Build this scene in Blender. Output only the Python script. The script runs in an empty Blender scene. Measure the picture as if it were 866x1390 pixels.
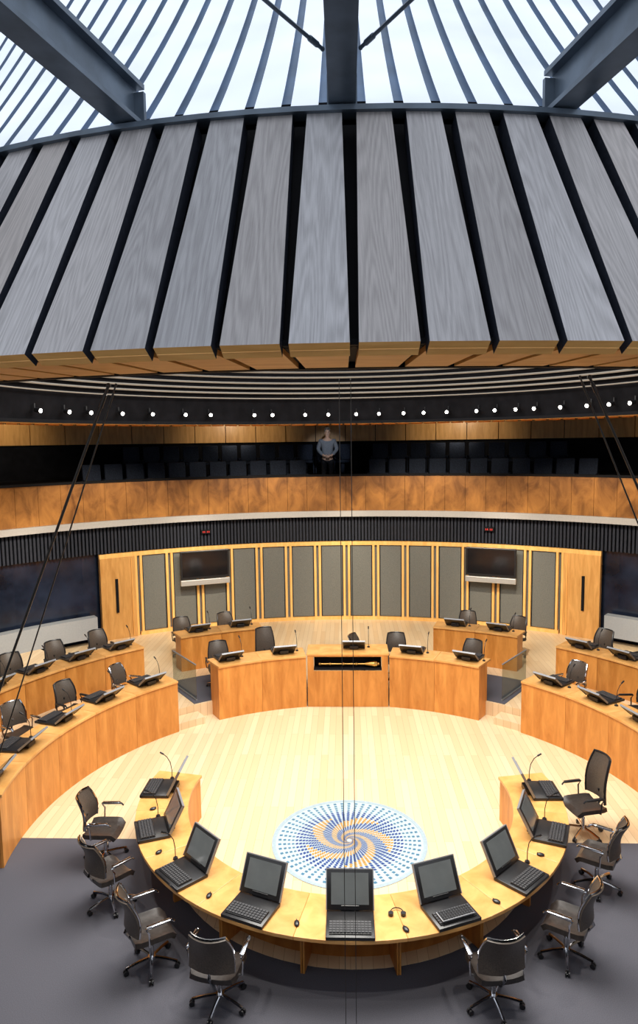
import bpy, bmesh, math, random
from mathutils import Vector, Matrix
random.seed(7)
S=bpy.context.scene; COL=S.collection
S.view_settings.view_transform='Standard'
rad=math.radians
# ---------------------------------------------------------------- materials
def newmat(name):
    m=bpy.data.materials.new(name); m.use_nodes=True
    return m,m.node_tree.nodes,m.node_tree.links,m.node_tree.nodes['Principled BSDF']
def plain(name,c,rough=.5,metal=0,emit=None,es=0,var=.08,scale=30,spec=.5):
    m,n,l,b=newmat(name)
    b.inputs['Roughness'].default_value=rough; b.inputs['Metallic'].default_value=metal
    b.inputs['Specular IOR Level'].default_value=spec
    tc=n.new('ShaderNodeTexCoord'); nz=n.new('ShaderNodeTexNoise'); nz.inputs['Scale'].default_value=scale
    nz.inputs['Detail'].default_value=4
    r=n.new('ShaderNodeValToRGB')
    r.color_ramp.elements[0].color=(*[x*(1-var) for x in c],1); r.color_ramp.elements[0].position=.3
    r.color_ramp.elements[1].color=(*[min(1,x*(1+var)) for x in c],1); r.color_ramp.elements[1].position=.7
    l.new(tc.outputs['Object'],nz.inputs['Vector']); l.new(nz.outputs['Fac'],r.inputs['Fac']); l.new(r.outputs['Color'],b.inputs['Base Color'])
    if emit:
        b.inputs['Emission Color'].default_value=(*emit,1); b.inputs['Emission Strength'].default_value=es
    return m
def wood(name,c1,c2,stretch=(1,1,12),scale=3,rough=.4):
    m,n,l,b=newmat(name); b.inputs['Roughness'].default_value=rough
    tc=n.new('ShaderNodeTexCoord'); mp=n.new('ShaderNodeMapping')
    mp.inputs['Scale'].default_value=[scale*s for s in stretch]
    nz=n.new('ShaderNodeTexNoise'); nz.inputs['Scale'].default_value=1; nz.inputs['Detail'].default_value=6; nz.inputs['Roughness'].default_value=.6
    nz.inputs['Distortion'].default_value=.6
    r=n.new('ShaderNodeValToRGB'); r.color_ramp.elements[0].color=(*c1,1); r.color_ramp.elements[1].color=(*c2,1)
    r.color_ramp.elements[0].position=.32; r.color_ramp.elements[1].position=.68
    l.new(tc.outputs['Object'],mp.inputs['Vector']); l.new(mp.outputs['Vector'],nz.inputs['Vector'])
    l.new(nz.outputs['Fac'],r.inputs['Fac'])
    oi=n.new('ShaderNodeObjectInfo'); hs=n.new('ShaderNodeHueSaturation')
    mr=n.new('ShaderNodeMapRange'); mr.inputs['To Min'].default_value=.9; mr.inputs['To Max'].default_value=1.12
    l.new(oi.outputs['Random'],mr.inputs['Value']); l.new(mr.outputs['Result'],hs.inputs['Value'])
    l.new(r.outputs['Color'],hs.inputs['Color']); l.new(hs.outputs['Color'],b.inputs['Base Color'])
    return m
def floorwood():
    m,n,l,b=newmat('blond_floor'); b.inputs['Roughness'].default_value=.3
    tc=n.new('ShaderNodeTexCoord'); mp=n.new('ShaderNodeMapping'); mp.inputs['Rotation'].default_value=(0,0,rad(90))
    br=n.new('ShaderNodeTexBrick'); br.inputs['Scale'].default_value=1; br.inputs['Brick Width'].default_value=1.9; br.inputs['Row Height'].default_value=.13
    br.inputs['Mortar Size'].default_value=.003; br.inputs['Color1'].default_value=(.84,.66,.43,1); br.inputs['Color2'].default_value=(.74,.54,.32,1)
    br.inputs['Mortar'].default_value=(.52,.35,.18,1)
    l.new(tc.outputs['Object'],mp.inputs['Vector']); l.new(mp.outputs['Vector'],br.inputs['Vector']); l.new(br.outputs['Color'],b.inputs['Base Color'])
    return m
def plankmat():
    m,n,l,b=newmat('weathered_oak_plank'); b.inputs['Roughness'].default_value=.5
    tc=n.new('ShaderNodeTexCoord')
    mp=n.new('ShaderNodeMapping'); mp.inputs['Scale'].default_value=(5.5,.4,1)
    n1=n.new('ShaderNodeTexNoise'); n1.inputs['Scale'].default_value=1; n1.inputs['Detail'].default_value=1.2
    mu=n.new('ShaderNodeMath'); mu.operation='MULTIPLY'; mu.inputs[1].default_value=120
    sn=n.new('ShaderNodeMath'); sn.operation='SINE'
    ad=n.new('ShaderNodeMapRange'); ad.inputs['From Min'].default_value=-1
    mp2=n.new('ShaderNodeMapping'); mp2.inputs['Scale'].default_value=(70,3,1)
    nz=n.new('ShaderNodeTexNoise'); nz.inputs['Scale'].default_value=2; nz.inputs['Detail'].default_value=5
    r=n.new('ShaderNodeValToRGB'); r.color_ramp.elements[0].color=(.27,.25,.25,1); r.color_ramp.elements[1].color=(.56,.53,.53,1)
    r.color_ramp.elements[0].position=.08; r.color_ramp.elements[1].position=.85
    mx=n.new('ShaderNodeMix'); mx.data_type='FLOAT'; mx.inputs[0].default_value=.76
    l.new(tc.outputs['UV'],mp.inputs['Vector']); l.new(mp.outputs[0],n1.inputs['Vector'])
    l.new(n1.outputs['Fac'],mu.inputs[0]); l.new(mu.outputs[0],sn.inputs[0]); l.new(sn.outputs[0],ad.inputs['Value'])
    l.new(tc.outputs['UV'],mp2.inputs['Vector']); l.new(mp2.outputs[0],nz.inputs['Vector'])
    l.new(ad.outputs[0],mx.inputs[2]); l.new(nz.outputs['Fac'],mx.inputs[3]); l.new(mx.outputs[0],r.inputs['Fac'])
    at=n.new('ShaderNodeAttribute'); at.attribute_name='tone'
    m2=n.new('ShaderNodeMix'); m2.data_type='RGBA'; m2.blend_type='MULTIPLY'; m2.inputs[0].default_value=1
    l.new(r.outputs['Color'],m2.inputs[6]); l.new(at.outputs['Color'],m2.inputs[7])
    l.new(m2.outputs[2],b.inputs['Base Color'])
    return m
def glassmat():
    m,n,l,b=newmat('tinted_glass')
    out=n['Material Output']; t=n.new('ShaderNodeBsdfTransparent'); t.inputs[0].default_value=(.72,.76,.74,1)
    g=n.new('ShaderNodeBsdfGlossy'); g.inputs['Roughness'].default_value=.05
    mx=n.new('ShaderNodeMixShader'); mx.inputs[0].default_value=.08
    l.new(t.outputs[0],mx.inputs[1]); l.new(g.outputs[0],mx.inputs[2]); l.new(mx.outputs[0],out.inputs['Surface'])
    return m
M_floor=floorwood(); M_plank=plankmat(); M_glass=glassmat()
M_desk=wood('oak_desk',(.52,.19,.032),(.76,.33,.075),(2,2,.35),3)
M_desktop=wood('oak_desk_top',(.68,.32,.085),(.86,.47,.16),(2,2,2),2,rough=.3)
M_soffit=wood('oak_soffit',(.78,.38,.09),(.95,.53,.16),(1,6,1),2)
M_bal=wood('burl_oak',(.17,.068,.02),(.50,.22,.057),(1.2,1.2,.7),2.0,rough=.25)
M_post=wood('blond_post',(.76,.41,.11),(.90,.54,.19),(3,3,.4),3)
M_door=wood('blond_door',(.56,.27,.07),(.76,.41,.13),(3,3,.4),3)
M_carpet=plain('grey_carpet',(.085,.085,.105),.95,var=.25,scale=120)
M_dark=plain('dark_ceiling',(.008,.008,.010),.9,var=.3,scale=4,spec=.1)
M_darkwall=plain('dark_wall',(.012,.018,.036),.15,var=.6,scale=1.5)
M_black=plain('black_backing',(.006,.006,.008),.8,spec=.2)
M_slat=plain('dark_slat',(.026,.030,.044),.6,var=.2,spec=.2)
M_alu=plain('pale_aluminium',(.50,.49,.48),.35,.3,var=.05)
M_rail=plain('beige_rail',(.33,.30,.26),.5,.2,var=.05)
M_white=plain('pale_grey_render',(.34,.37,.41),.6,var=.05)
M_panel=plain('glowing_roof_panel',(.72,.77,.84),.5,emit=(.82,.89,1),es=.36,var=.16,scale=1.1)  # emission stands in for daylight on the slats; they are no lamp
M_bluegap=plain('blue_grey_gap',(.09,.155,.26),.5,var=.3,scale=2)
M_beam=plain('blue_grey_steel',(.12,.155,.20),.35,.3,var=.25,scale=5)
M_fabric=plain('grey_acoustic_fabric',(.155,.16,.15),.9,var=.2,scale=60)
M_tv=plain('glossy_black_screen',(.01,.01,.012),.12)
M_plastic=plain('black_plastic',(.018,.018,.02),.3)
M_key=plain('dark_keys',(.06,.06,.065),.4)
M_disp=plain('grey_display',(.15,.165,.17),.12,var=.1,scale=4)
M_silver=plain('silver',(.28,.29,.31),.5,.4,var=.04)
M_chrome=plain('chrome',(.75,.75,.77),.12,1,var=.03)
M_leather=plain('dark_leather',(.035,.028,.025),.35,var=.3,scale=25)
M_mesh=plain('brown_black_mesh',(.085,.066,.052),.45,var=.3,scale=80)
M_seatblue=plain('navy_upholstery',(.022,.030,.052),.8,var=.3,spec=.2)
M_wire=plain('dark_steel_cable',(.06,.055,.05),.4,.6)
M_gold=plain('gold',(.75,.48,.14),.3,.9)
M_lamp=plain('lamp_glow',(1,1,1),.5,emit=(1,.95,.85),es=16,var=0)
M_red=plain('red_led',(.35,.01,.01),.5,emit=(1,.05,.03),es=.5,var=0)
M_artbase=plain('pale_glass_disc',(.46,.55,.57),.2,var=.06,scale=8)
M_artrim=plain('pale_rim',(.36,.46,.52),.3)
M_blue=plain('blue_enamel',(.02,.055,.24),.3,var=.2)
M_teal=plain('teal_enamel',(.07,.19,.31),.3,var=.2)
M_goldart=plain('amber_enamel',(.48,.25,.03),.3,var=.2)
M_skin=plain('skin',(.50,.32,.24),.55); M_sweater=plain('grey_sweater',(.16,.185,.23),.9,var=.2,scale=60)
M_trouser=plain('dark_trousers',(.03,.033,.045),.9); M_hair=plain('grey_hair',(.22,.20,.18),.8); M_eye=plain('dark_eye',(.02,.015,.01),.3)
# ---------------------------------------------------------------- mesh builder
class B:
    def __init__(s): s.bm=bmesh.new(); s.uv=None; s.tn=None
    def _mi(s,faces,mi):
        for f in faces: f.material_index=mi
    def box(s,c,d,rot=None,bev=0,mi=0,seg=2):
        r=bmesh.ops.create_cube(s.bm,size=1); vs=r['verts']
        for v in vs: v.co=Vector((v.co.x*d[0],v.co.y*d[1],v.co.z*d[2]))
        fs=set(f for v in vs for f in v.link_faces)
        if bev:
            es=list(set(e for v in vs for e in v.link_edges))
            r=bmesh.ops.bevel(s.bm,geom=es,offset=bev,segments=seg,affect='EDGES',profile=.5)
            fs=set(r['faces']); vs=set(v for f in fs for v in f.verts); fs=set(f for v in vs for f in v.link_faces)
        m=Matrix.Translation(c)
        if rot is not None: m=m@rot.to_4x4()
        for v in set(vs): v.co=m@v.co
        s._mi(fs,mi); return s
    def cyl(s,p0,p1,r,seg=10,r2=None,mi=0):
        p0=Vector(p0);p1=Vector(p1); d=p1-p0
        q=d.to_track_quat('Z','Y').to_matrix().to_4x4()
        R=bmesh.ops.create_cone(s.bm,cap_ends=True,segments=seg,radius1=r,radius2=r if r2 is None else r2,depth=d.length)
        m=Matrix.Translation((p0+p1)/2)@q
        for v in R['verts']: v.co=m@v.co
        s._mi(set(f for v in R['verts'] for f in v.link_faces),mi); return s
    def tube(s,pts,r,seg=6,mi=0,closed=False):
        pts=[Vector(p) for p in pts]; n=len(pts); rings=[]
        for i,p in enumerate(pts):
            a=pts[(i-1)%n] if (closed or i>0) else p; b=pts[(i+1)%n] if (closed or i<n-1) else p
            q=(b-a).to_track_quat('Z','Y')
            rings.append([s.bm.verts.new(p+q@Vector((r*math.cos(2*math.pi*k/seg),r*math.sin(2*math.pi*k/seg),0))) for k in range(seg)])
        fs=[]
        for i in range(n if closed else n-1):
            A=rings[i];C=rings[(i+1)%n]
            for k in range(seg): fs.append(s.bm.faces.new((A[k],A[(k+1)%seg],C[(k+1)%seg],C[k])))
        if not closed:
            fs.append(s.bm.faces.new(rings[0][::-1])); fs.append(s.bm.faces.new(rings[-1]))
        s._mi(fs,mi); return s
    def arc(s,r0,r1,z0,z1,a0,a1,n=12,c=(0,0),mi=0):
        """solid ring sector; angles in degrees clockwise from +y"""
        secs=[]; full=abs(a1-a0)>=359.9
        for i in range(n if full else n+1):
            a=rad(a0+(a1-a0)*i/n); sn,cs=math.sin(a),math.cos(a)
            secs.append([s.bm.verts.new((c[0]+r*sn,c[1]+r*cs,z)) for r,z in ((r0,z0),(r1,z0),(r1,z1),(r0,z1))])
        fs=[]; k=len(secs)
        for i in range(k if full else k-1):
            A=secs[i];C=secs[(i+1)%k]
            for j in range(4): fs.append(s.bm.faces.new((A[j],A[(j+1)%4],C[(j+1)%4],C[j])))
        if not full:
            fs.append(s.bm.faces.new(secs[0][::-1])); fs.append(s.bm.faces.new(secs[-1]))
        s._mi(fs,mi); return s
    def sph(s,c,r,sc=(1,1,1),mi=0,u=12,v=8):
        R=bmesh.ops.create_uvsphere(s.bm,u_segments=u,v_segments=v,radius=r)
        for x in R['verts']: x.co=Vector((x.co.x*sc[0]+c[0],x.co.y*sc[1]+c[1],x.co.z*sc[2]+c[2]))
        s._mi(set(f for x in R['verts'] for f in x.link_faces),mi); return s
    def quad(s,pts,mi=0,uvs=None,tone=None):
        f=s.bm.faces.new([s.bm.verts.new(p) for p in pts]); f.material_index=mi
        if uvs:
            if s.uv is None: s.uv=s.bm.loops.layers.uv.verify()
            for lp,u in zip(f.loops,uvs): lp[s.uv].uv=u
        if tone:
            if s.tn is None: s.tn=s.bm.loops.layers.float_color.new('tone')
            for lp,t in zip(f.loops,tone): lp[s.tn]=t
        return f
    def obj(s,name,mats,parent=None,smooth=False,loc=None,bevel=0,recalc=True):
        if recalc: bmesh.ops.recalc_face_normals(s.bm,faces=s.bm.faces)
        me=bpy.data.meshes.new(name); s.bm.to_mesh(me); s.bm.free()
        for m in (mats if isinstance(mats,(list,tuple)) else [mats]): me.materials.append(m)
        if smooth:
            for p in me.polygons: p.use_smooth=True
            me.set_sharp_from_angle(angle=rad(40))
        o=bpy.data.objects.new(name,me); COL.objects.link(o)
        if parent: o.parent=parent
        if loc: o.location=loc
        if bevel:
            md=o.modifiers.new('bev','BEVEL'); md.width=bevel; md.segments=2; md.limit_method='ANGLE'
        return o
def tag(o,label,cat,group=None,structure=False):
    if label: o['label']=label
    if cat: o['category']=cat
    if group: o['group']=group
    if structure: o['kind']='structure'
    return o
def empty(name,loc=(0,0,0),rz=0):
    e=bpy.data.objects.new(name,None); e.empty_display_size=.1; COL.objects.link(e); e.location=loc; e.rotation_euler=(0,0,rz); return e
used=set()
def place(root,loc,rz):
    if root.name not in used:
        used.add(root.name); root.location=loc; root.rotation_euler=(0,0,rz); return root
    def cp(o,par):
        c=o.copy(); COL.objects.link(c)
        if par is not None: c.parent=par
        for ch in list(o.children): cp(ch,c)
        return c
    c=cp(root,None); c.location=loc; c.rotation_euler=(0,0,rz); return c
CD=(0,.3); CC=(0,.6); CR=(0,.12)
def P(r,a,z,c=CD):
    return (c[0]+r*math.sin(rad(a)),c[1]+r*math.cos(rad(a)),z)
def st(o,label=None,cat=None):
    return tag(o,label,cat,structure=True)
# ---------------------------------------------------------------- room shell
b=B(); b.box((0,6,-.1),(40,12,.2)); st(b.obj('floor',M_floor),'pale blond strip timber chamber floor','floor')
b=B(); b.arc(0.01,2.6,-.02,.003,90,270,40,(0,.06)); st(b.obj('floor_inner',M_floor),'pale blond timber floor inside the desk ring','floor')
b=B(); b.box((0,-10,-.1),(40,20,.2)); st(b.obj('floor_carpet',M_carpet),'dark grey carpeted floor beside the timber floor','carpet')
b=B(); b.arc(5.7,12.0,0,.3,-46,46,48,(0,.0)); b.arc(5.7,6.75,0,.3,-106,-46,20); b.arc(5.7,6.75,0,.3,46,106,20)
b.arc(6.75,12.0,0,.5,-106,-46,20); b.arc(6.75,12.0,0,.5,46,106,20)
st(b.obj('floor_platform',M_floor),'raised blond timber platform for the outer seating','floor')
for a in (-1,1):
    b=B(); b.arc(5.3,5.69,0,.15,a*35.5,a*44,6)
    st(b.obj('floor_step',M_floor),'blond timber step between desk rows','step')
    b=B(); b.arc(5.75,7.4,.301,.31,a*22,a*36,8)
    st(b.obj('floor_carpet_strip',M_carpet),'dark carpet strip on the raised platform','carpet')
b=B(); b.arc(12.1,12.3,0,4.3,-180,180,120); st(b.obj('wall_back',M_darkwall),'dark curved wall around the chamber','wall')
b=B(); b.arc(11.95,12.08,.3,2.82,-31.5,31.5,40); st(b.obj('wall_panelled',M_fabric),'grey acoustic lining of the curved wall','wall')
b=B(); pit=4.5
for k in range(-7,8):
    a=k*pit
    for da in (-.36,.36):
        b.arc(11.84,11.94,.3,2.8,a+da-.17,a+da+.17,1)
b.arc(11.84,11.94,2.72,2.84,-37,37,40); b.arc(11.84,11.94,.3,.4,-31.5,31.5,40)
st(b.obj('trim_1',M_post),'pairs of blond timber posts along the wall','posts')
for i,sg in enumerate((-1,1)):
    b=B(); b.arc(11.8,11.95,.3,2.72,sg*32.1,sg*37,6); d=b.obj('door_%d'%(i+1),M_door); st(d,'blond timber flush door with long dark handle','door')
    b=B(); b.arc(11.75,11.79,1.1,2.1,sg*34.8-.18,sg*34.8+.18,1); b.obj('handle',M_black,d)
    b=B(); b.arc(11.76,11.79,.35,2.68,sg*32.6-.05,sg*32.6+.05,1); b.obj('door_seam',M_soffit,d)
for k in range(-7,7):
    a0=k*pit+.62; a1=(k+1)*pit-.62
    b=B(); b.arc(11.90,11.94,.42,2.70,a0,a1,3)
    b.arc(11.885,11.9,.42,2.70,a0,a0+.07,1,mi=1); b.arc(11.885,11.9,.42,2.70,a1-.07,a1,1,mi=1)
    o=b.obj('acoustic_panel',[M_fabric,M_black]); tag(o,'tall grey perforated acoustic panel between blond posts','wall panel','acoustic panels on the curved wall')
for sg in (-1,1):
    b=B(); b.arc(11.6,11.9,.5,1.1,sg*38,sg*75,16); st(b.obj('wall_low',M_white),'low pale grey wall beside the timber doors','wall')
b=B(); b.arc(12.0,12.08,2.84,3.72,-110,110,120)
for i in range(-200,201):
    a=i*.5; b.arc(11.88,12.0,2.86,3.70,a-.14,a+.14,1,mi=1)
st(b.obj('trim_2',[M_black,M_slat]),'band of fine dark vertical slats','slats')
b=B(); b.arc(11.7,12.1,3.72,3.80,-110,110,120); b.arc(11.6,11.7,3.66,3.84,-110,110,120)
st(b.obj('trim_3',M_alu),'pale aluminium edge strip under the balcony','trim')
for sg in (-1,1):
    b=B(); p=Vector(P(11.8,sg*21.5,3.3,(0,0))); q=Matrix.Rotation(rad(-sg*21.5),3,'Z')
    b.box(p,(.30,.08,.12),q,.01)
    for dx in (-.09,-.04,.04,.09):
        b.box(p+q@Vector((dx,-.05,0)),(.022,.02,.05),q,0,1)
    o=b.obj('digital_clock',[M_black,M_red]); tag(o,'small black digital clock with red figures','clock','red digital clocks')
# gallery
b=B(); b.arc(11.8,13.75,4.2,4.4,-110,110,90); b.arc(13.75,16,4.2,4.9,-110,110,90); b.arc(11.9,16,3.8,4.2,-110,110,90)
b.arc(8.2,16,4.0,4.4,120,240,60)
st(b.obj('floor_gallery',M_dark),'dark stepped gallery floor','floor')
b=B()
for i in range(-36,36):
    a=i*3; b.arc(11.72,11.80,3.84,4.92,a+.02,a+2.98,3)
bal=b.obj('gallery_balustrade',M_bal); tag(bal,'curved burl oak balustrade panels with dark handrail','balustrade')
b=B(); b.arc(11.68,11.86,4.93,4.99,-108,108,100); b.obj('handrail',M_black,bal)
b=B(); b.arc(16,16.2,4.4,7.0,-110,110,90); st(b.obj('wall_gallery',M_dark),'dark back wall of the gallery','wall')
b=B()
for i in range(-28,28):
    a=i*4; b.arc(15.9,15.99,6.02,6.88,a+.05,a+3.95,2)
st(b.obj('trim_4',M_door),'oak panelling band along the gallery back wall','panelling')
b=B(); b.arc(7.3,16.3,6.9,7.0,-112,112,90); st(b.obj('ceiling',M_dark),'dark gallery ceiling','ceiling')
b=B(); b.box((2.0,15.85,6.3),(.12,.04,.42)); o=b.obj('wall_light',M_lamp); tag(o,'small white vertical wall light on oak panelling','wall light')
def gseat():
    b=B(); b.box((0,-.05,.42),(.5,.46,.10),None,.03); b.box((0,.22,.74),(.54,.09,.56),Matrix.Rotation(rad(-8),3,'X'),.035)
    b.box((0,.05,.2),(.12,.3,.4),None,.01); b.box((-.29,0,.55),(.05,.4,.06),None,.015); b.box((.29,0,.55),(.05,.4,.06),None,.015)
    b.box((-.29,.1,.27),(.04,.1,.54)); b.box((.29,.1,.27),(.04,.1,.54))
    o=b.obj('theatre_chair',M_seatblue,smooth=True); tag(o,'dark navy upholstered theatre chair with armrests in gallery','chair','tiered chairs in the public gallery'); return o
gs=gseat()
for row,(R,z,lim) in enumerate(((12.75,4.4,36),(14.55,4.9,29))):
    a=-lim
    while a<=lim:
        if not (row==0 and (-4.6<a<-.6)) and not abs(a-1.6)<1.2:
            place(gs,P(R,a,z,(0,0)),rad(-a))
        a+=2.9 if row==0 else 2.6
# ---------------------------------------------------------------- timber cowl (centre CC)
cowl=empty('timber_cowl',(0,.6,6.4)); tag(cowl,'large flared ceiling cowl of grey-brown oak planks with black gaps','ceiling cowl')
zt,zb=7.93-6.4,6.47-6.4; Rt,Rb=6.14,7.07
N=132; step=360/N
b=B()
for i in range(N):
    a=(i*step+180+step*.36)%360
    wt,wb=.103,.1465
    u0=random.uniform(0,50); v0=random.uniform(0,50)
    ca,sa=math.cos(rad(a)),math.sin(rad(a))
    out=Vector((sa,ca,0)); tan=Vector((ca,-sa,0))
    T=out*Rt+Vector((0,0,zt)); Bm=out*Rb+Vector((0,0,zb))
    nrm=(tan.cross(T-Bm)).normalized()
    if nrm.dot(out)<0: nrm=-nrm
    th=nrm*-.10
    c=[Bm-tan*wb,Bm+tan*wb,T+tan*wt,T-tan*wt]
    uv=[(u0,v0),(u0+.29,v0),(u0+.25,v0+1.75),(u0+.04,v0+1.75)]
    k=random.uniform(.84,1.14); wrm=random.uniform(-.04,.06)
    col=(k*(1+wrm),k,k*(1-wrm),1)
    b.quad(c,0,uv,[col]*4)
    for j in range(4):
        p,q=c[j],c[(j+1)%4]
        b.quad([p,q,q+th,p+th],1 if j==0 else 2)
b.obj('plank_cladding',[M_plank,M_soffit,M_slat],cowl)
def q(r,z,a): return Vector((r*math.sin(a),r*math.cos(a),z))
b=B()
for i in range(N):
    a0=rad(i*step);a1=rad((i+1)*step)
    b.quad([q(Rb-.16,zb,a0),q(Rb-.16,zb,a1),q(Rt-.16,zt,a1),q(Rt-.16,zt,a0)])
b.obj('backing',M_black,cowl)
b=B()
for i in range(N):
    a=i*step+180+step*.36
    b.arc(6.24,7.03,zb-.03,zb,a-step*.43,a+step*.43,1)
b.obj('soffit_boards',M_soffit,cowl)
b=B(); b.arc(6.22,6.98,zb+.002,zb+.03,-180,180,138); b.arc(6.17,6.24,zb-.035,zb+.03,-180,180,138)
b.obj('soffit_edge',M_black,cowl)
b=B()
for i in range(N):
    a0=rad(i*step);a1=rad((i+1)*step)
    b.quad([q(6.2,zb,a0),q(6.2,zb,a1),q(5.8,1.75,a1),q(5.8,1.75,a0)])
b.obj('inner_lining',M_dark,cowl)
b=B()
for zz,rr in ((7.02,.014),(7.14,.022),(7.25,.024),(7.37,.024),(7.50,.024),(7.62,.024)):
    b.tube([(5.92*math.sin(rad(a)),5.92*math.cos(rad(a)),zz-6.4) for a in range(0,360,4)],rr,6,closed=True)
b.obj('light_rail',M_rail,cowl,smooth=True)
b=B(); b.arc(6.02,6.18,zt+.0,zt+.03,-180,180,138); b.arc(6.02,6.05,zt+.0,zt+.09,-180,180,138)
b.obj('steel_ring',M_beam,cowl)
def spotl():
    r=empty('spotlight'); tag(r,'small black ceiling spotlight with bright white lens','spotlight','spotlights ringed inside the ceiling cowl')
    b=B(); b.cyl((0,0,.0),(0,-.12,-.02),.045,12,.055); b.cyl((0,.02,.02),(0,.02,.12),.015,6); b.obj('housing',M_plastic,r,smooth=True)
    b=B(); b.cyl((0,-.121,-.0202),(0,-.128,-.0215),.036,12); b.obj('lens',M_lamp,r); return r
sp=spotl()
for a in (-72.7,-65.7,-60.5,-53,-45.8,-38,-32,-21.6,-17.3,-9.5,-4,2.6,8,13.8,18.5,23.9,30.8,35,39.8,44,50,56,61,65.7,71):
    place(sp,P(6.05,a*.96,6.66,CC),rad(-a*.96))
# ---------------------------------------------------------------- upper roof slats
roof=empty('roof_slats',(0,-5.5,7.95)); tag(roof,'white roof lining of long slats with added daylight glow and blue-grey gaps','roof lining')
b=B(); g=B()
def roofpt(s_,t,dz=0):
    ph=s_/5.98
    x=5.98*math.sin(ph); y=10.4-5.98*math.cos(ph)
    L=t
    yy=y+L; zz=2.02+(.82+.95*ph*ph)*L+.03*L*L
    return Vector((x*(1-.015*L),yy-9.8+5.5,zz+6-7.95+dz))
nn=34; w=.235
for i in range(-nn,nn+1):
    s0=i*w
    for k in range(10):
        t0=k*.45; t1=(k+1)*.45
        b.quad([roofpt(s0-w*.37,t0),roofpt(s0+w*.37,t0),roofpt(s0+w*.37,t1),roofpt(s0-w*.37,t1)])
        g.quad([roofpt(s0-w*.5,t0,-.05),roofpt(s0+w*.5,t0,-.05),roofpt(s0+w*.5,t1,-.05),roofpt(s0-w*.5,t1,-.05)])
bmesh.ops.remove_doubles(b.bm,verts=b.bm.verts,dist=.0005)
b.obj('slat',M_panel,roof); g.obj('backing',M_bluegap,roof)
for a in (-25,-12.5,0,12.5,25):
    ang=180-a
    r=empty('roof_beam',P(6.05,ang,7.965,CC),rad(-ang))
    tag(r,'blue-grey steel roof beam reaching out from the cowl ring','beam','radial steel roof beams')
    b=B(); b.box((0,2.2,.02),(.16,4.4,.03)); b.box((0,2.2,.25),(.16,4.4,.03)); b.box((0,2.2,.135),(.05,4.4,.21)); b.obj('beam',M_beam,r)
    b=B(); b.box((0,.02,.1),(.18,.03,.22)); b.obj('end_plate',M_beam,r)
def rod(name,p0,p1,r,label,cat,mat=M_wire,group=None,ball=1.8):
    p0=Vector(p0);p1=Vector(p1); e=(p1-p0)
    b=B(); b.cyl((0,0,0),e,r,8); b.sph((0,0,0),r*ball); b.sph(e,r*ball); b.cyl(e*.02,e*.05,r*1.5,8)
    o=b.obj(name,mat,smooth=True,loc=p0); return tag(o,label,cat,group)
for sg in (-1,1):
    rod('brace_rod',(sg*.10,-5.98,8.05),(sg*1.36,-8.05,8.05),.010,'thin steel bracing rod between roof beams','rod',M_beam,'roof bracing rods',1.2)
G='steel cables of the glazed screen'
rod('steel_cable',(-1.44,-5.62,6.36),(-2.74,-5.05,3.75),.009,'dark diagonal steel cable hung from the cowl','cable',M_wire,G)
rod('steel_cable',(-1.38,-5.66,6.36),(-2.56,-5.08,3.75),.005,'dark diagonal steel cable hung from the cowl','cable',M_wire,G)
rod('steel_cable',(1.45,-5.62,6.36),(2.42,-5.2,4.6),.008,'dark diagonal steel cable hung from the cowl','cable',M_wire,G)
rod('steel_cable',(1.38,-5.66,6.36),(2.27,-5.24,4.6),.005,'dark diagonal steel cable hung from the cowl','cable',M_wire,G)
rod('steel_cable',(-.035,-5.6,6.37),(-.035,-5.6,.01),.0022,'thin vertical steel cable hung from the cowl','cable',M_wire,G)
rod('steel_cable',(.035,-5.6,6.37),(.035,-5.6,.01),.0022,'thin vertical steel cable hung from the cowl','cable',M_wire,G)
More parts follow.
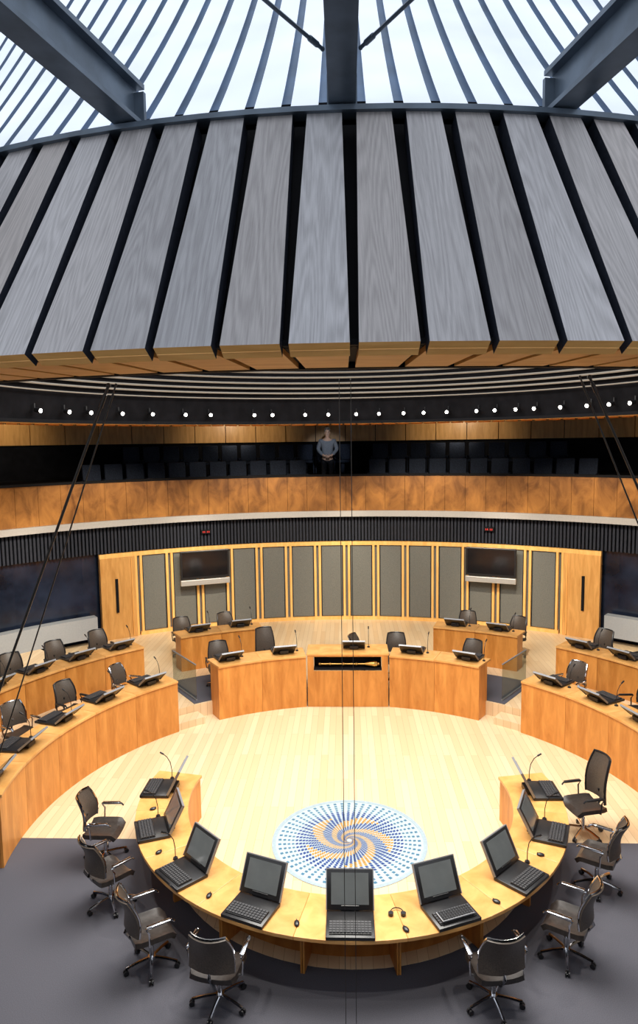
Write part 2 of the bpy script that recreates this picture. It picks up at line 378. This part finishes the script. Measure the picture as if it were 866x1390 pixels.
# ---------------------------------------------------------------- desks
def desk(r0,r1,h,w,label,group,name='curved_desk'):
    rm=(r0+r1)/2; c=(0,-rm); e=empty(name); tag(e,label,'desk',group)
    n=6; g=.06
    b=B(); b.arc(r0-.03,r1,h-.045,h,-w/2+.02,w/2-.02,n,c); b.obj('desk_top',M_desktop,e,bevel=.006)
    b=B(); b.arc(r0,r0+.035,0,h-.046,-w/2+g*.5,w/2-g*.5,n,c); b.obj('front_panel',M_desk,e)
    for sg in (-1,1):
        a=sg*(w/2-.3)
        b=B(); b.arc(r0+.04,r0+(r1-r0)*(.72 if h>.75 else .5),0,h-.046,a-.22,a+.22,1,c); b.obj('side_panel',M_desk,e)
    e['rm']=rm
    return e
def put_desk(e,a,z,c=CD,dr=0): return place(e,P(e['rm']+dr,a,z,c),rad(-a))
def terminal(kind):
    e=empty('desk_terminal')
    if kind=='low':
        tag(e,'black desk terminal with low tilted screen and keyboard','computer terminal','terminals on the outer desks')
        tilt=rad(40); w=.50; hh=.30; y0=-.13
    else:
        tag(e,'black desk computer with raised grey screen and keyboard','computer terminal','computers on the inner ring of desks')
        tilt=rad(62); w=.53; hh=.41; y0=-.10
    b=B(); b.box((0,.12,.022),(w,.44,.04),None,.008); b.obj('base',M_plastic,e,smooth=True)
    k=B(); k.box((0,.20,.048),(w*.86,.20,.014),None,.004)
    for r in range(5):
        for c in range(12):
            k.box((-w*.40+ c*w*.80/11,.125+r*.037,.060),(w*.056,.028,.012),None,0,1)
    k.obj('keyboard',[M_plastic,M_key],e)
    s=empty('screen'); s.parent=e; s.location=(0,y0+.02,.05)
    s.rotation_euler=((math.pi/2-tilt),0,0)
    b=B(); b.box((0,0,hh/2),(w,.028,hh),None,.008); b.obj('screen_frame',M_plastic,s,smooth=True)
    b=B(); b.box((0,.0155,hh/2+.01),(w*.80,.004,hh*.78)); b.obj('display',M_disp if kind!='low' else M_tv,s)
    b=B(); b.box((0,-.004,hh+.003),(w+.01,.034,.010)); b.box((-w/2,-.004,hh/2),(.012,.034,hh)); b.box((w/2,-.004,hh/2),(.012,.034,hh)); b.obj('bezel',M_silver,s)
    b=B(); b.box((0,y0-.03,.06),(w*.4,.10,.08),None,.01); b.obj('hinge',M_plastic,e)
    return e
def mic():
    e=empty('microphone'); tag(e,'slim black gooseneck microphone on the desk','microphone','gooseneck microphones')
    b=B(); b.cyl((0,0,.002),(0,0,.025),.035,12,.028); b.obj('base',M_plastic,e,smooth=True)
    b=B(); b.tube([(0,.0,.02),(0,.0,.15),(0,.02,.27),(0,.07,.36),(0,.13,.41)],.006,6); b.obj('stem',M_plastic,e,smooth=True)
    b=B(); b.cyl((0,.12,.405),(0,.18,.44),.014,8); b.obj('microphone_head',M_plastic,e,smooth=True)
    return e
# ---------------------------------------------------------------- chair
def chair(hb=1.02,label='dark leather office chair on a chrome five-star base',mat=M_leather):
    e=empty('office_chair'); tag(e,label,'chair','office chairs in the chamber')
    b=B()
    def grid(f,nu,nv,th,mi=0):
        A=[[b.bm.verts.new(f(i/nu,j/nv)) for j in range(nv+1)] for i in range(nu+1)]
        fs=[b.bm.faces.new((A[i][j],A[i+1][j],A[i+1][j+1],A[i][j+1])) for i in range(nu) for j in range(nv)]
        bmesh.ops.recalc_face_normals(b.bm,faces=fs)
        bmesh.ops.solidify(b.bm,geom=fs,thickness=th)
    def seatf(u,v):
        x=(u-.5)*.50; y=(v-.5)*.48
        k=1-.12*max(0,abs(v-.5)*2-.7)/.3
        return Vector((x*k,y,.475+.05*(abs(u-.5)*2)**3*.6-.07*max(0,(.18-v)/.18)**2))
    grid(seatf,8,8,.055); b.obj('seat',mat,e,smooth=True)
    b=B()
    H=hb-.56
    def backf(u,v):
        x=(u-.5)*(.48-.10*v**3); z=.56+H*v
        y=.26+.05*math.sin(v*math.pi)*-1+.10*v+.0 -.07*(abs(u-.5)*2)**2
        return Vector((x,y,z))
    grid(backf,8,10,.028); b.obj('backrest',M_mesh,e,smooth=True)
    ca=label.find('chrome arm')>=0
    b=B(); pts=[backf(0,0)]+[backf(0,i/6) for i in range(1,7)]+[backf(i/6,1) for i in range(1,7)]+[backf(1,1-i/6) for i in range(1,7)]
    b.tube(pts,.014,6); b.tube([(0,.05,.43),(0,.24,.44),(0,.29,.52),(0,.25,.70)],.02,6); b.obj('back_frame',M_chrome if ca else M_plastic,e,smooth=True)
    for sg in (-1,1):
        b=B(); b.tube([(sg*.20,.10,.44),(sg*.29,.10,.46),(sg*.305,.10,.62),(sg*.30,.14,.68),(sg*.295,-.16,.69),(sg*.29,-.19,.66)],.013,6)
        b.box((sg*.297,-.01,.70),(.05,.27,.022),None,.008); b.obj('armrest',M_chrome if ca else M_plastic,e,smooth=True)
    b=B(); b.cyl((0,0,.10),(0,0,.26),.028,12); b.cyl((0,0,.26),(0,0,.42),.018,12); b.box((0,0,.425),(.2,.22,.03),None,.008); b.obj('column',M_chrome,e,smooth=True)
    b=B(); b.cyl((0,0,.075),(0,0,.125),.045,12)
    for k in range(5):
        t=k*2*math.pi/5+.3; c,s_=math.cos(t),math.sin(t)
        b.tube([(c*.03,s_*.03,.11),(c*.16,s_*.16,.10),(c*.30,s_*.30,.075)],.017,6)
    b.obj('base',M_chrome,e,smooth=True)
    for k in range(5):
        t=k*2*math.pi/5+.3; c,s_=math.cos(t),math.sin(t); p=Vector((c*.30,s_*.30,.03)); tn=Vector((-s_,c,0))
        b=B(); b.cyl(p-tn*.025,p-tn*.008,.03,10); b.cyl(p+tn*.008,p+tn*.025,.03,10); b.cyl(p-tn*.01,p+tn*.01,.012,6); b.cyl(p,p+Vector((0,0,.045)),.01,6); b.obj('castor',M_plastic,e,smooth=True)
    return e
CH=chair(); CH2=chair(1.0,'brown-black mesh office chair with chrome armrests and chrome base'); CH3=chair(1.22,'tall black office chair with high curved backrest',M_leather)
TL=terminal('low'); TR=terminal('up'); MI=mic()
def term(t,r,a,z,c=CD,m=True,sd=1):
    place(t,P(r,a,z+.001,c),rad(-a))
    if m: place(MI,P(r+.02,a+sd*math.degrees(.335/r),z+.001,c),rad(-a))
def jit(x): return random.uniform(-x,x)
D=desk(5.05,5.65,1.1,11.5,'curved oak desk with tall plain front panel','inner row of curved desks')
for sg in (-1,1):
    for k in range(5):
        a=44.5+11.5*(k+.5); put_desk(D,sg*a,0)
        term(TL,5.40,sg*(a),1.1)
        place(CH if k%2 else CH2,P(6.17+jit(.06),sg*(a+1.5*jit(1)),.3),rad(-sg*a+jit(25)))
D2=desk(7.15,7.72,.8,7.8,'curved oak desk on the raised outer row','outer row of curved desks')
for sg in (-1,1):
    for k in range(5):
        a=40.5+7.8*(k+.5)+1.2; put_desk(D2,sg*a,.5)
        term(TL,7.46,sg*a,1.3)
        place(CH,P(8.2+jit(.06),sg*a,.5),rad(-sg*a+jit(20)))
D3=desk(5.05,5.68,1.2,11.5,'curved oak desk beside the presiding desk','front curved desks')
for sg in (-1,1):
    for k in range(2):
        a=10.7+11.5*(k+.5); put_desk(D3,sg*a,0)
        term(TL,5.42,sg*(a-(.5 if k==0 else -1.6)),1.2)
for a,j,c in ((-29,-12,CH),(-18,8,CH3),(3.5,70,CH2),(11,10,CH),(27,-8,CH)):
    place(c,P(6.2,a,.3),rad(-a+j))
pd=empty('presiding_desk',(0,5.28,0)); tag(pd,'oak presiding desk with black display recess in its front','desk')
b=B(); b.box((0,.33,1.225),(1.86,.72,.05)); b.obj('desk_top',M_desktop,pd,bevel=.008)
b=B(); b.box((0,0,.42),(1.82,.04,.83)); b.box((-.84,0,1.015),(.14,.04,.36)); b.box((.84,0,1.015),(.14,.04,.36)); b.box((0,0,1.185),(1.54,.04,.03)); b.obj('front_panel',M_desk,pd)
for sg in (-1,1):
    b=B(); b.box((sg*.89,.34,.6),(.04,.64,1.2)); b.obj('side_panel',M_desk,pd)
b=B(); b.box((0,.16,.86),(1.54,.28,.03)); b.box((0,.30,1.03),(1.54,.03,.31)); b.obj('display_recess',M_black,pd)
mc=B(); mc.cyl((-.64,0,0),(.45,0,0),.018,12); mc.cyl((.40,0,0),(.60,0,0),.03,12,.07); mc.cyl((.60,0,0),(.67,0,0),.075,12,.06)
for x in (-.64,-.4,-.1,.2): mc.sph((x,0,0),.032)
mc.sph((.70,0,0),.035)
o=mc.obj('ceremonial_mace',M_gold,smooth=True,loc=(0,5.40,.96)); tag(o,'gold ceremonial mace lying in black desk recess','mace')
term(TL,5.42,1.6,1.252,m=True)
D4=desk(7.7,8.28,.9,8.0,'curved oak desk near the panelled wall','rear desks near the panelled wall')
for sg in (-1,1):
    for k in range(2):
        a=16.8+8*(k+.5); put_desk(D4,sg*a,.3)
        term(TL,8.02,sg*a,1.2)
        place(CH,P(8.85,sg*(a+.8),.3),rad(-sg*a+jit(20)))
# inner ring of desks, centre CR
D5=desk(2.43,3.14,.72,22.6,'small curved oak desk in the inner ring','inner ring of desks')
for k in range(-4,5):
    a=180+k*22.6; put_desk(D5,a,0,CR)
    term(TR,2.80,a,.72,CR,m=abs(k)>1,sd=(-1 if k<0 else 1))
for a,r,j,c in ((80,3.60,-10,CH2),(63,3.52,22,CH2),(41,3.50,-16,CH2),(24,3.46,14,CH2),(-92,3.56,12,CH3),(-71,3.50,-14,CH2),(-46,3.48,12,CH2),(-26,3.46,-16,CH2)):
    aa=180+a; place(c,P(r,aa,0,CR),rad(-aa+j))
b=B(); b.sph((0,0,.014),.05,(.62,1,.36)); b.box((0,-.03,.03),(.006,.03,.006)); ms=b.obj('computer_mouse',M_plastic,smooth=True); tag(ms,'small black computer mouse on oak desk','mouse','computer mice')
for a,r in ((168.5,3.02),(146,3.0),(191.5,2.95),(123,2.9),(214,2.95),(237,2.95),(259,2.9)):
    place(ms,P(r,a,.721,CR),rad(-a+20))
b=B(); b.box((0,0,.012),(.40,.16,.018),None,.006)
for r in range(4):
    for c in range(12): b.box((-.175+c*.032,-.055+r*.036,.024),(.026,.028,.008),None,0,1)
kb=b.obj('keyboard',[M_silver,M_plastic]); tag(kb,'silver keyboard with black keys on the desk','keyboard'); kb.location=P(3.02,157.4,.79,CR); kb.rotation_euler=(0,0,rad(-157.4+180))
b=B(); b.tube([(.07*math.cos(t),.07*math.sin(t),.02) for t in [i*math.pi/8 for i in range(-1,10)]],.006,6); b.cyl((.07,-.03,.003),(.07,-.03,.035),.03,12); b.cyl((-.07,-.03,.003),(-.07,-.03,.035),.03,12)
o=b.obj('headset',M_plastic,smooth=True,loc=P(2.75,169,.722,CR)); tag(o,'black headset lying on the oak desk','headset')
# ---------------------------------------------------------------- floor disc
b=B(); b.cyl((0,0,.001),(0,0,.008),1.11,96,mi=0); b.arc(1.11,1.17,.001,.011,-180,180,96,mi=1)
K=56
for ring in range(50):
    r=1.05*(.932**ring)
    if r<.04: break
    for k in range(K):
        t=(k+.5*(ring%2))*2*math.pi/K+ring*.06
        sz=math.pi*r/K*(.52 if r>.75 else .62)
        ph=math.sin(5*(t+1.7*math.log(r)))
        gold=(ph>.1 and r<.66)
        mi=4 if gold else (2 if (r<.84) else 3)
        el=1.1 if r>.8 else (1.8 if r<.6 else 1.4)
        dr=Vector((math.cos(t+.95),math.sin(t+.95),0)); dp=Vector((-dr.y,dr.x,0))
        c=Vector((r*math.cos(t),r*math.sin(t),.0095))
        b.quad([c+dr*sz*el,c+dp*sz,c-dr*sz*el,c-dp*sz],mi)
o=b.obj('floor_medallion',[M_artbase,M_artrim,M_blue,M_teal,M_goldart]); tag(o,'round pale glass floor disc with blue and amber dotted swirl','floor medallion')
# ---------------------------------------------------------------- wall monitors
def tv():
    e=empty('wall_monitor'); tag(e,'large black wall monitor with silver bar below','monitor','wall monitors')
    b=B(); b.box((0,0,.62),(1.5,.10,.86),None,.015); b.obj('frame',M_plastic,e)
    b=B(); b.box((0,-.052,.63),(1.38,.006,.74)); b.obj('screen',M_tv,e)
    b=B(); b.box((0,-.01,.08),(1.5,.12,.17),None,.015); b.box((0,-.072,.07),(.7,.004,.02)); b.obj('speaker_bar',M_alu,e)
    b=B(); b.cyl((0,.0,.5),(0,.3,.5),.03,8); b.obj('bracket',M_plastic,e); return e
TV=tv()
for sg in (-1,1): place(TV,P(11.55,sg*22,1.72,(0,0)),rad(-sg*22))
for sg in (-1,1):
    e=empty('glass_screen',P(5.95,sg*36.6,.31,(0,.3)),rad(-sg*36.6)); tag(e,'low clear glass screen with steel edge beside the steps','glass screen','glass screens by the steps')
    b=B(); b.box((0,.35,.42),(.015,1.3,.78)); b.obj('pane',M_glass,e)
    b=B(); b.box((0,.35,.82),(.03,1.32,.02)); b.obj('steel_edge',M_silver,e)
    b=B(); b.box((0,.35,.015),(.04,1.32,.03)); b.obj('steel_channel',M_silver,e)
# ---------------------------------------------------------------- person, solid stand-in for a reflection
def skinobj(name,V,E,mat,parent,sub=2):
    me=bpy.data.meshes.new(name); me.from_pydata([v[0] for v in V],E,[]); o=bpy.data.objects.new(name,me); COL.objects.link(o)
    md=o.modifiers.new('skin','SKIN'); md.use_smooth_shade=True
    for i,v in enumerate(V):
        r=v[1]; me.skin_vertices[0].data[i].radius=(r,r) if not isinstance(r,tuple) else r
        me.skin_vertices[0].data[i].use_root=(i==0)
    s=o.modifiers.new('sub','SUBSURF'); s.levels=sub; s.render_levels=sub
    me.materials.append(mat); o.parent=parent; return o
pe=empty('person',P(13.35,-2.6,4.4,(0,0)),rad(2.6)); pe.scale=(1.15,1.15,1.15)  # solid figure takes the place of a reflection in the glass
tag(pe,'person in a grey sweater, hands clasped, modelled solid in place of a reflection','person')
V=[((0,0,.95),(.15,.11)),((0,0,1.12),(.14,.10)),((0,.01,1.30),(.16,.11)),((0,.01,1.43),(.12,.08)),((0,0,1.52),(.055,.055)),((0,-.01,1.60),(.075,.085)),((0,-.01,1.69),(.082,.095)),((0,0,1.76),(.055,.065))]
E=[(i,i+1) for i in range(7)]
for sg in (-1,1):
    i=len(V)
    V+=[((sg*.19,.01,1.43),.055),((sg*.27,.02,1.17),.042),((sg*.12,-.18,1.00),.032),((sg*.06,-.21,.98),(.022,.034))]
    E+=[(3,i),(i,i+1),(i+1,i+2),(i+2,i+3)]
    j=len(V)
    V+=[((sg*.09,0,.86),.085),((sg*.11,-.01,.48),.055),((sg*.12,.02,.08),.04),((sg*.13,-.14,.03),.035)]
    E+=[(0,j),(j,j+1),(j+1,j+2),(j+2,j+3)]
skinobj('body',V,E,M_skin,pe)
for sg in (-1,1):
    V=[((sg*.065,-.21,.98),.018)]; E=[]
    for f in range(4):
        i=len(V); z=1.005-f*.018
        V+=[((sg*.02,-.225-.004*f,z),.0095),((-sg*.02,-.235,z-.006),.009),((-sg*(.045-.004*abs(f-1)),-.225,z-.012),.008)]; E+=[(0,i),(i,i+1),(i+1,i+2)]
    i=len(V); V+=[((sg*.05,-.23,1.02),.010),((sg*.02,-.242,1.035),.009)]; E+=[(0,i),(i,i+1)]
    skinobj('hand',V,E,M_skin,pe,1)
V=[((0,0,.90),(.175,.13)),((0,0,1.12),(.175,.125)),((0,.01,1.30),(.20,.13)),((0,.01,1.42),(.16,.10)),((0,.0,1.49),(.07,.07))]; E=[(0,1),(1,2),(2,3),(3,4)]
for sg in (-1,1):
    i=len(V); V+=[((sg*.20,.01,1.42),.075),((sg*.28,.02,1.17),.066),((sg*.14,-.17,1.01),.046)]; E+=[(3,i),(i,i+1),(i+1,i+2)]
skinobj('sweater',V,E,M_sweater,pe)
V=[((0,0,.96),(.165,.12))]; E=[]
for sg in (-1,1):
    j=len(V); V+=[((sg*.095,0,.84),.10),((sg*.11,-.01,.48),.075),((sg*.12,.02,.1),.06)]; E+=[(0,j),(j,j+1),(j+1,j+2)]
skinobj('trousers',V,E,M_trouser,pe)
b=B(); b.sph((0,.01,1.735),.098,(.92,1.04,.90),u=20,v=12)
for v in list(b.bm.verts):
    if v.co.z<1.765 and v.co.y<.02 or v.co.z<1.68: b.bm.verts.remove(v)
b.obj('hair',M_hair,pe,smooth=True)
b=B()
for sg in (-1,1): b.sph((sg*.03,-.100,1.675),.010,mi=0); b.box((sg*.03,-.106,1.697),(.03,.008,.006),mi=0)
b.box((0,-.10,1.605),(.045,.008,.008),mi=0); b.obj('eyes',M_eye,pe)
b=B(); b.cyl((0,-.098,1.672),(0,-.118,1.637),.006,8,.014); b.sph((-.082,0,1.655),.025,(.4,.8,1.2)); b.sph((.082,0,1.655),.025,(.4,.8,1.2)); b.obj('nose',M_skin,pe,smooth=True)
# ---------------------------------------------------------------- lights
def area(loc,rot,size,e,col,shape='DISK',size2=None):
    L=bpy.data.lights.new('area','AREA'); L.shape=shape; L.size=size; L.energy=e; L.color=col
    if size2: L.size_y=size2
    o=bpy.data.objects.new('area_light',L); COL.objects.link(o); o.location=loc; o.rotation_euler=rot; return o
area((0,.3,8.5),(0,0,0),6.2,1350,(1,.95,.87))
def spot(loc,tgt,e,ang,col=(1,.86,.66),size=.03,blend=.6):
    L=bpy.data.lights.new('spot','SPOT'); L.energy=e; L.spot_size=rad(ang); L.spot_blend=blend; L.color=col; L.shadow_soft_size=size
    o=bpy.data.objects.new('spot_lamp',L); COL.objects.link(o); o.location=loc
    o.rotation_euler=(Vector(tgt)-Vector(loc)).to_track_quat('-Z','Y').to_euler()
for a in (-60,-36,-12,12,36,60):
    spot(P(6.25,a,6.38,CC),P(12,a,1.5,(0,0)),1050,74)
for a in (-75,-45,-15,15,45,75):
    spot(P(10.0,a,6.80,(0,0)),P(12.1,a,4.3,(0,0)),110,95)
    spot(P(14.3,a,6.8,(0,0)),P(16,a,6.3,(0,0)),70,130)
spot(P(10.2,-2.6,6.80,(0,0)),P(13.3,-2.6,5.95,(0,0)),150,24,(.9,.95,1))  # extra lamp, added only to brighten the gallery figure
for a in (-100,-45,0,45,100,145,180,215):
    spot(P(5.0,a,6.75,CC),P(4.6,a,0,(0,0)),300,95,(1,.93,.82),blend=1)
w=bpy.data.worlds.new('World'); S.world=w; w.use_nodes=True
bg=w.node_tree.nodes['Background']; bg.inputs['Color'].default_value=(.83,.90,1,1); bg.inputs['Strength'].default_value=1.0
# ---------------------------------------------------------------- camera
cam=bpy.data.cameras.new('Camera'); co=bpy.data.objects.new('Camera',cam); COL.objects.link(co); S.camera=co
cam.sensor_fit='VERTICAL'; cam.sensor_height=36; cam.sensor_width=24; cam.lens=930/1390*36; cam.clip_start=.05
yaw,pitch,roll=rad(2.28),rad(5.83),rad(.8)
f=Vector((-math.sin(yaw)*math.cos(pitch),math.cos(yaw)*math.cos(pitch),-math.sin(pitch)))
r0=Vector((math.cos(yaw),math.sin(yaw),0)); u0=r0.cross(f)
r=r0*math.cos(roll)-u0*math.sin(roll); u=u0*math.cos(roll)+r0*math.sin(roll)
m=Matrix((r,u,-f)).transposed().to_4x4(); m.translation=Vector((0,-9.8,6)); co.matrix_world=m
